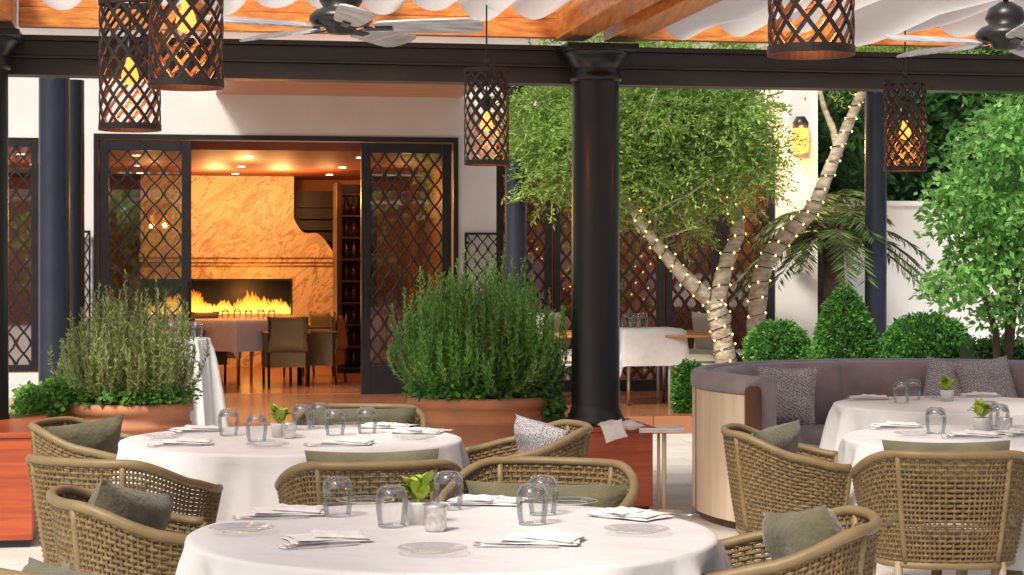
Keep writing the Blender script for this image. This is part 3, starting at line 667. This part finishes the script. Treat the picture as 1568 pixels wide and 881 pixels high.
lb2=limb(t2,[(1284,240),(1276,200,.1),(1262,165,.2),(1250,115,.2)],[.042,.035,.028,.018],19.2)
put('trunk',t2,M_bark,tree2,True)
def fairy(path,par,turns):
    m=MB(); w=MB(); pts=[]; N=len(path[0]); K=int(turns*10)
    for k in range(K):
        f=k/K*(N-1); i=int(f); t=f-i; p=path[0][i].lerp(path[0][min(i+1,N-1)],t); r=path[1][i]+.010; a=k/10*2*math.pi
        tg=(path[0][min(i+1,N-1)]-path[0][i]).normalized(); s=tg.cross(Vector((0,1,0))).normalized(); q=tg.cross(s)
        c=p+(s*math.cos(a)+q*math.sin(a))*r; pts.append(c)
        if k%3==0:
            m.M=Matrix.Translation(c); m.lathe([(0,-.012),(.011,0),(0,.012)],5)
    w.tube(pts,.005,4,False); put('fairy_lights',m,M_fairy,par); put('light_wire',w,M_dbark,par)
fairy(limbs[0],tree,9); fairy(limbs[1],tree,12); fairy(limbs[2],tree,14); fairy(lb,tree2,24)
E=[(1050,175,125,66,860),(885,185,110,72,760),(1000,275,70,52,380),(850,255,48,40,180),(1120,225,55,60,280),(980,95,200,60,420),(965,215,120,58,560),(1110,285,58,30,90),(1050,345,30,22,30)]
C=[];Dd=[]
for cx,cy,rx,ry,n in E:
    k=max(5,n//12); cl=[]
    for _ in range(k):
        while True:
            q=rng.uniform(-1,1,3)
            if (q**2).sum()<1: break
        cl.append((wx(cx+q[0]*rx,dT),dT+q[1]*1.0,wz(cy+q[2]*ry,dT)))
    for _ in range(int(n*2.8)):
        c=cl[rng.integers(k)]; o=rng.normal(size=3)*.085; C.append(np.array(c)+o); dd=o*6+rng.normal(size=3)*.4; dd[2]*=.4; Dd.append(dd)
C=np.array(C);Dd=np.array(Dd)
P,D=sprig_leaves(C,Dd,rng.uniform(.12,.26,len(C)),14,.05,.55,.3)
leaves('crown_leaves',P,D,rng.uniform(.035,.065,len(P)),rng.uniform(.013,.020,len(P)),L_feather,tree)
tw=MB()
for i in rng.integers(0,len(C),90):
    L_=limbs[rng.integers(1,4)]; j=rng.integers(len(L_[0])//2,len(L_[0])); a=L_[0][j]; b_=Vector(C[i]); mid=(a+b_)/2+Vector((0,0,-.08)); tw.tube([a,mid,b_],[.016,.011,.005],5)
put('twigs',tw,M_bark,tree,True)
C=[];Dd=[]
for cx,cy,rx,ry,n in((1325,50,100,55,360),(1420,60,120,60,300),(1290,120,25,18,30)):
    for _ in range(n):
        q=rng.normal(size=3)*.45; C.append((wx(cx+q[0]*rx,19.4),19.4+q[1],wz(cy+q[2]*ry,19.4))); Dd.append(rng.normal(size=3)*[1,1,.5])
P,D=sprig_leaves(np.array(C),np.array(Dd),.28,14,.05,.6,.4); leaves('crown_leaves',P,D,.055,.017,L_feather,tree2)
# ---------------- garden wall + dark trees
gw=MB(HF.M); ua=HF.u(1252); gw.box(ua+.01,ua+9,1.6,1.8,0,2.25); gw.box(ua+.01,ua+9,1.57,1.83,2.25,2.31); put('garden_wall',gw,M_white)
def mass(name,cx,d,zc,rx,ry,rz,n,ll,lw,mt,core=.62,seed=0,trunk=True):
    e=empty(name,(cx,d,0)); g=np.random.default_rng(seed+int(cx*10+500))
    q=nrm(g.normal(size=(n,3))); bump=1+.16*np.sin(q[:,0]*7+seed)*np.cos(q[:,2]*6+1)+.10*np.sin(q[:,1]*11+q[:,2]*9); rr=(g.random(n)**.33)[:,None]*.45+.58
    P=q*bump[:,None]*rr*np.array([rx,ry,rz])+[0,0,zc]; D=q+g.normal(size=(n,3))*.8+[0,0,-.3]
    leaves('foliage',P,D,g.uniform(ll*.7,ll*1.2,n),g.uniform(lw*.7,lw*1.2,n),mt,e)
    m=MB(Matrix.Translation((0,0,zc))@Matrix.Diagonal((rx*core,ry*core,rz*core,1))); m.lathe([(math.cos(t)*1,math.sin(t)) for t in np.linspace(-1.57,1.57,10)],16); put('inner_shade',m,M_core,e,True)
    if trunk: m=MB(); m.tube([(0,0,0),(.05,0,zc*.5),(0,0,zc)],[.12,.09,.06],8); put('trunk',m,M_dbark,e,True)
    return e
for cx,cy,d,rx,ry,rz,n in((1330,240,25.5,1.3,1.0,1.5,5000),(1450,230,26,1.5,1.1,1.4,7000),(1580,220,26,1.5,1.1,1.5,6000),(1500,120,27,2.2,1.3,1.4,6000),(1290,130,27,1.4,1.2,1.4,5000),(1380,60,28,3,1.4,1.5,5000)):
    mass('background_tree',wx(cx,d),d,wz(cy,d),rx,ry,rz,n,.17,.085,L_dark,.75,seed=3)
for cx,cy,zc,rx,rz in((-8,-13,2.0,1.8,1.7),(-3.6,-13.5,1.6,1.6,1.5),(-11.5,-13,2.6,2,2.2),(.5,-13.4,1.9,1.8,1.7),(4.5,-13,2.5,2,2.2),(9,-12.5,2.2,2.2,2),(-15,-12,2.6,2.4,2.2)):
    mass('courtyard_tree',cx,cy,zc,rx,1.3,rz,1800,.25,.14,L_broad,.8,seed=5)
# bright broadleaf shrub
e=empty('broadleaf_tree'); C=[];Dd=[]
for cx,cy,rx,ry,n in((1535,230,70,75,330),(1500,330,75,75,360),(1560,360,70,100,360),(1470,300,40,40,90),(1500,430,70,55,200),(1455,430,35,45,70),(1590,170,70,50,200),(1560,480,50,40,100)):
    for _ in range(n):
        q=nrm(rng.normal(size=(1,3)))[0]*rng.random()**.4; C.append((wx(cx+q[0]*rx,15),15+q[1]*.45,wz(cy+q[2]*ry,15))); Dd.append(q*np.array([1,1,.6])+rng.normal(size=3)*.5+[0,-.2,0])
P,D=sprig_leaves(np.array(C),np.array(Dd),.13,5,.07,.8,.4); leaves('foliage',P,D,rng.uniform(.05,.085,len(P)),rng.uniform(.028,.042,len(P)),L_broad,e)
m=MB()
for a in((1530,620,1525,510,1490,400),(1535,620,1550,500,1560,380),(1540,620,1545,480,1520,280)):
    m.tube([P3(a[0],a[1],15),P3(a[2],a[3],15),P3(a[4],a[5],15)],[.035,.028,.015],8)
put('trunk',m,M_dbark,e,True)
rb=MB(); rb.box(wx(1170,16),6.2,15.4,18.2,0,.35); put('raised_planter_bed',rb,M_white,None,False,.01)
def topiary(name,px,d,pts,n,seed):
    e=empty(name,(wx(px,d),d,0)); g=np.random.default_rng(seed); z=np.array([p[1] for p in pts]); r=np.array([p[0] for p in pts])
    zi=g.uniform(z[0],z[-1],n*2); ri=np.interp(zi,z,r); k=g.random(n*2)<(ri/r.max()+.08); zi=zi[k];ri=ri[k]; a=g.random(len(zi))*6.283
    rr=ri*(1+.06*np.sin(a*5+zi*9)+.05*np.sin(a*9-zi*21)+g.normal(size=len(zi))*.06); P=np.stack([rr*np.cos(a),rr*np.sin(a),zi+g.normal(size=len(zi))*.012],1)
    D=np.stack([np.cos(a),np.sin(a),np.full(len(a),.5)],1)+g.normal(size=(len(a),3))*.7
    leaves('clipped_foliage',P,D,g.uniform(.025,.055,len(a)),g.uniform(.016,.028,len(a)),L_box,e)
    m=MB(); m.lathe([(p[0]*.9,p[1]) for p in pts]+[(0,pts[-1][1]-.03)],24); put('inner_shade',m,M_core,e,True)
topiary('boxwood_cone',1293,16,[(.2,.35),(.25,.55),(.245,.8),(.2,1.0),(.13,1.2),(.06,1.3),(.01,1.35)],5000,1)
def ball(zc,r): return [(max(.02,r*math.cos(t)),zc+r*math.sin(t)) for t in np.linspace(-1.45,1.5,11)]
topiary('boxwood_ball',1418,16.5,ball(.75,.36),6000,2); topiary('boxwood_ball',1190,17.4,ball(.76,.26),3500,3); topiary('boxwood_ball',1056,18.2,[(.12,0.16),(.14,.3),(.12,.55),(.03,.62)],2500,4)
hd=empty('low_hedge'); n=7000; P=np.stack([rng.uniform(wx(1482,15.6),6,n),rng.uniform(15.5,16,n),rng.uniform(.4,.9,n)+.02*rng.normal(size=n)],1); P[:,1]=np.where(rng.random(n)<.5,15.5,P[:,1]); P[:,2]=np.where(P[:,1]>15.5,.9+rng.normal(size=n)*.02,P[:,2])
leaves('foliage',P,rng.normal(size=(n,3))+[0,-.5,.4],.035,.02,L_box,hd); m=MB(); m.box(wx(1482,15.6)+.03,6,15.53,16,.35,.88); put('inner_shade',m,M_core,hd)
def palm(px,d,zc,nf,Lf,seed,h0=0.0):
    e=empty('fan_palm',(wx(px,d),d,0)); g=np.random.default_rng(seed); m=MB(); m.tube([(0,0,h0),(.03,0,zc*.5),(0,0,zc)],[.13,.12,.11],12); put('trunk',m,M_dbark,e,True)
    P=[];D=[];L_=[];st=MB()
    for i in range(nf):
        a=i*2.4+g.normal()*.2; el=g.uniform(.1,1.15); L0=Lf*g.uniform(.8,1.1); pts=[]
        for t in np.linspace(0,1,24):
            rr=L0*math.cos(el)*t+.15*t*t; z=zc+L0*math.sin(el)*t-.75*L0*t*t; p=np.array((rr*math.cos(a),rr*math.sin(a),z)); pts.append(p)
        st.tube([Vector(p) for p in pts[::3]],[.012]*4+[.006]*4,4,False)
        for k in range(3,24):
            tg=pts[k]-pts[k-1]; tg/=np.linalg.norm(tg); sd=np.cross(tg,(0,0,1)); sd/=np.linalg.norm(sd)+1e-6
            for s in(1,-1):
                for q in(0,.5):
                    P.append(pts[k]-(pts[k]-pts[k-1])*q); D.append(tg*.7+sd*s+np.array([0,0,-.35])+g.normal(size=3)*.1); L_.append(.3*(1-.55*(k/24))*Lf)
    leaves('fronds',P,D,L_,.022,L_palm,e); put('stalks',st,M_dbark,e)
palm(1275,20.6,1.85,26,1.1,3); palm(1262,22.4,2.2,14,.8,5)
# ---------------- dining furniture further back
def dchair_parts(mf,mu,arm=None,solid=False):
    s=MB(); s.M=Matrix.Translation((0,0,.44)); s.pillow(.5,.5,.12,10,8,.02); s.M=Matrix()
    b=MB(Matrix.Translation((0,-.25,.66))@Matrix.Rotation(math.radians(80),4,'X')); b.pillow(.52,.46,.09,12,8,.02)
    if solid:
        s.box(-.25,.25,-.24,.22,.24,.40); s.box(-.265,-.225,-.24,.24,.24,.66); s.box(.225,.265,-.24,.24,.24,.66); s.box(-.225,.225,-.27,-.24,.24,.8)
    f=MB()
    for x in(-.24,.24):
        f.tube([(x,.22,0),(x,.22,.64),(x,.20,.66)],.017,8); f.tube([(x,-.28,0),(x,-.24,.45),(x,-.30,.88)],.017,8); f.tube([(x,-.24,.40),(x,.22,.40)],.015,8)
    f.tube([(-.24,.22,.40),(.24,.22,.40)],.015,8); f.tube([(-.24,-.24,.40),(.24,-.24,.40)],.015,8)
    ar=MB()
    for x in(-.26,.26): ar.box(x-.03,x+.03,-.30,.26,.665,.69)
    return [part('seat',s,mu,not solid),part('backrest',b,mu),part('frame',f,mf),part('armrests',ar,arm or mf,False,.008)]
M_ou=mat('olive_leather',(.22,.17,.07),.5); DC=dchair_parts(M_shelf,M_ou,M_ou,True)
M_wm=mat('white_metal',(.7,.7,.68),.4); M_teak=mat('teak',(.6,.27,.10),.45); GC=dchair_parts(M_wm,mat('cane_seat',(.55,.52,.42),.8),M_teak)
def sqtable(name,x,y,z0,s,rz,drop=.38):
    e=empty(name,(x,y,z0),rz); m=MB(); n=24; vs=[];fs=[]; H=s/2; tot=H+drop
    for i in range(n+1):
        for j in range(n+1):
            a=-tot+2*tot*i/n; b_=-tot+2*tot*j/n; oa=max(0,abs(a)-H); ob=max(0,abs(b_)-H)
            f=.03*math.sin(a*14+b_*3)+.03*math.cos(b_*13)
            X=max(-H,min(H,a)); Yy=max(-H,min(H,b_))
            if oa: X+=math.copysign(.12*oa+f*oa,a)
            if ob: Yy+=math.copysign(.12*ob+f*ob,b_)
            zd=max(oa,ob)+.35*min(oa,ob)
            vs.append((X,Yy,.75-zd))
    for i in range(n):
        for j in range(n): fs.append((i*(n+1)+j,(i+1)*(n+1)+j,(i+1)*(n+1)+j+1,i*(n+1)+j+1))
    m.add(vs,fs); put('tablecloth',m,M_nap,e,True)
    m=MB()
    for sx in(-1,1):
        for sy in(-1,1): m.tube([(sx*(H-.08),sy*(H-.08),.73),(sx*(H-.08),sy*(H-.08),0)],.018,8)
    put('legs',m,M_chrome,e,True); return e
sqtable('interior_dining_table',wx(375,23.0),23.0,.156,.92,.78,.36)
for px,d,rz in((310,23.0,-60),(436,22.5,15),(490,22.9,80),(470,24.6,130),(330,24.6,-130)):
    spawn('interior_chair',DC,(wx(px,d),d,.156),math.radians(rz),.9)
for k in range(5):
    p=(wx(345+k*18,23.0),23.0+.1*math.sin(k*3),.907); spawn('drinking_glass',GP,p)
sqtable('terrace_table',wx(990,19.4),19.4,.16,.64,TH,.36); 
for px,d,rz in((1066,19.3,75),(856,19.2,-75),(1055,20.3,120),(868,20.2,-120)): spawn('terrace_chair',GC,(wx(px,d),d,.16),math.radians(rz))
for k in range(3): spawn('drinking_glass',GP,(wx(960+k*12,19.4),19.4,.913),0,1.3)
p=(wx(272,16),16.0,0); e=empty('service_table',p); put('tablecloth',cloth_round(.27,.84,11,ztop=.93,flare=.16,sq=.0,n=140),M_cloth,e,True); m=MB(); m.lathe([(0,0),(.2,0),(.03,.03),(.03,.9)],16); put('pedestal',m,M_leg,e)
for k in range(6): spawn('drinking_glass',GP,(p[0]-.18+.07*k,16-.08*(k%2),.932),0,1.2)
# ---------------- world, sun, camera
W=bpy.data.worlds.new('World'); S.world=W; W.use_nodes=True; nt=W.node_tree
sk=nt.nodes.new('ShaderNodeTexSky'); sk.sky_type='NISHITA'; sk.sun_disc=False; sk.dust_density=4.5; sk.ozone_density=.3; sk.air_density=1.0
sd=Vector((-.45,-.75,1.0)).normalized(); el=math.asin(sd.z); az=math.atan2(sd.x,sd.y)
sk.sun_elevation=el; sk.sun_rotation=az%(2*math.pi); nt.links.new(sk.outputs[0],nt.nodes['Background'].inputs[0]); nt.nodes['Background'].inputs[1].default_value=.12
l=bpy.data.lights.new('sun','SUN'); l.energy=4.1; l.angle=math.radians(14); l.color=(1,.93,.82); o=bpy.data.objects.new('sun',l); COL.objects.link(o); o.rotation_euler=(-sd).to_track_quat('-Z','Y').to_euler(); o.location=(-8,-8,15)
cam=bpy.data.cameras.new('camera'); co=bpy.data.objects.new('camera',cam); COL.objects.link(co); co.location=(0,0,CZ); co.rotation_euler=(math.radians(90),0,0)
cam.sensor_width=36; cam.lens=36*F/1568; cam.shift_y=-(440.5-HY)/1568; cam.clip_end=1500; cam.clip_start=.1
S.camera=co
S.view_settings.view_transform='Standard'; S.view_settings.look='None'; S.view_settings.exposure=0
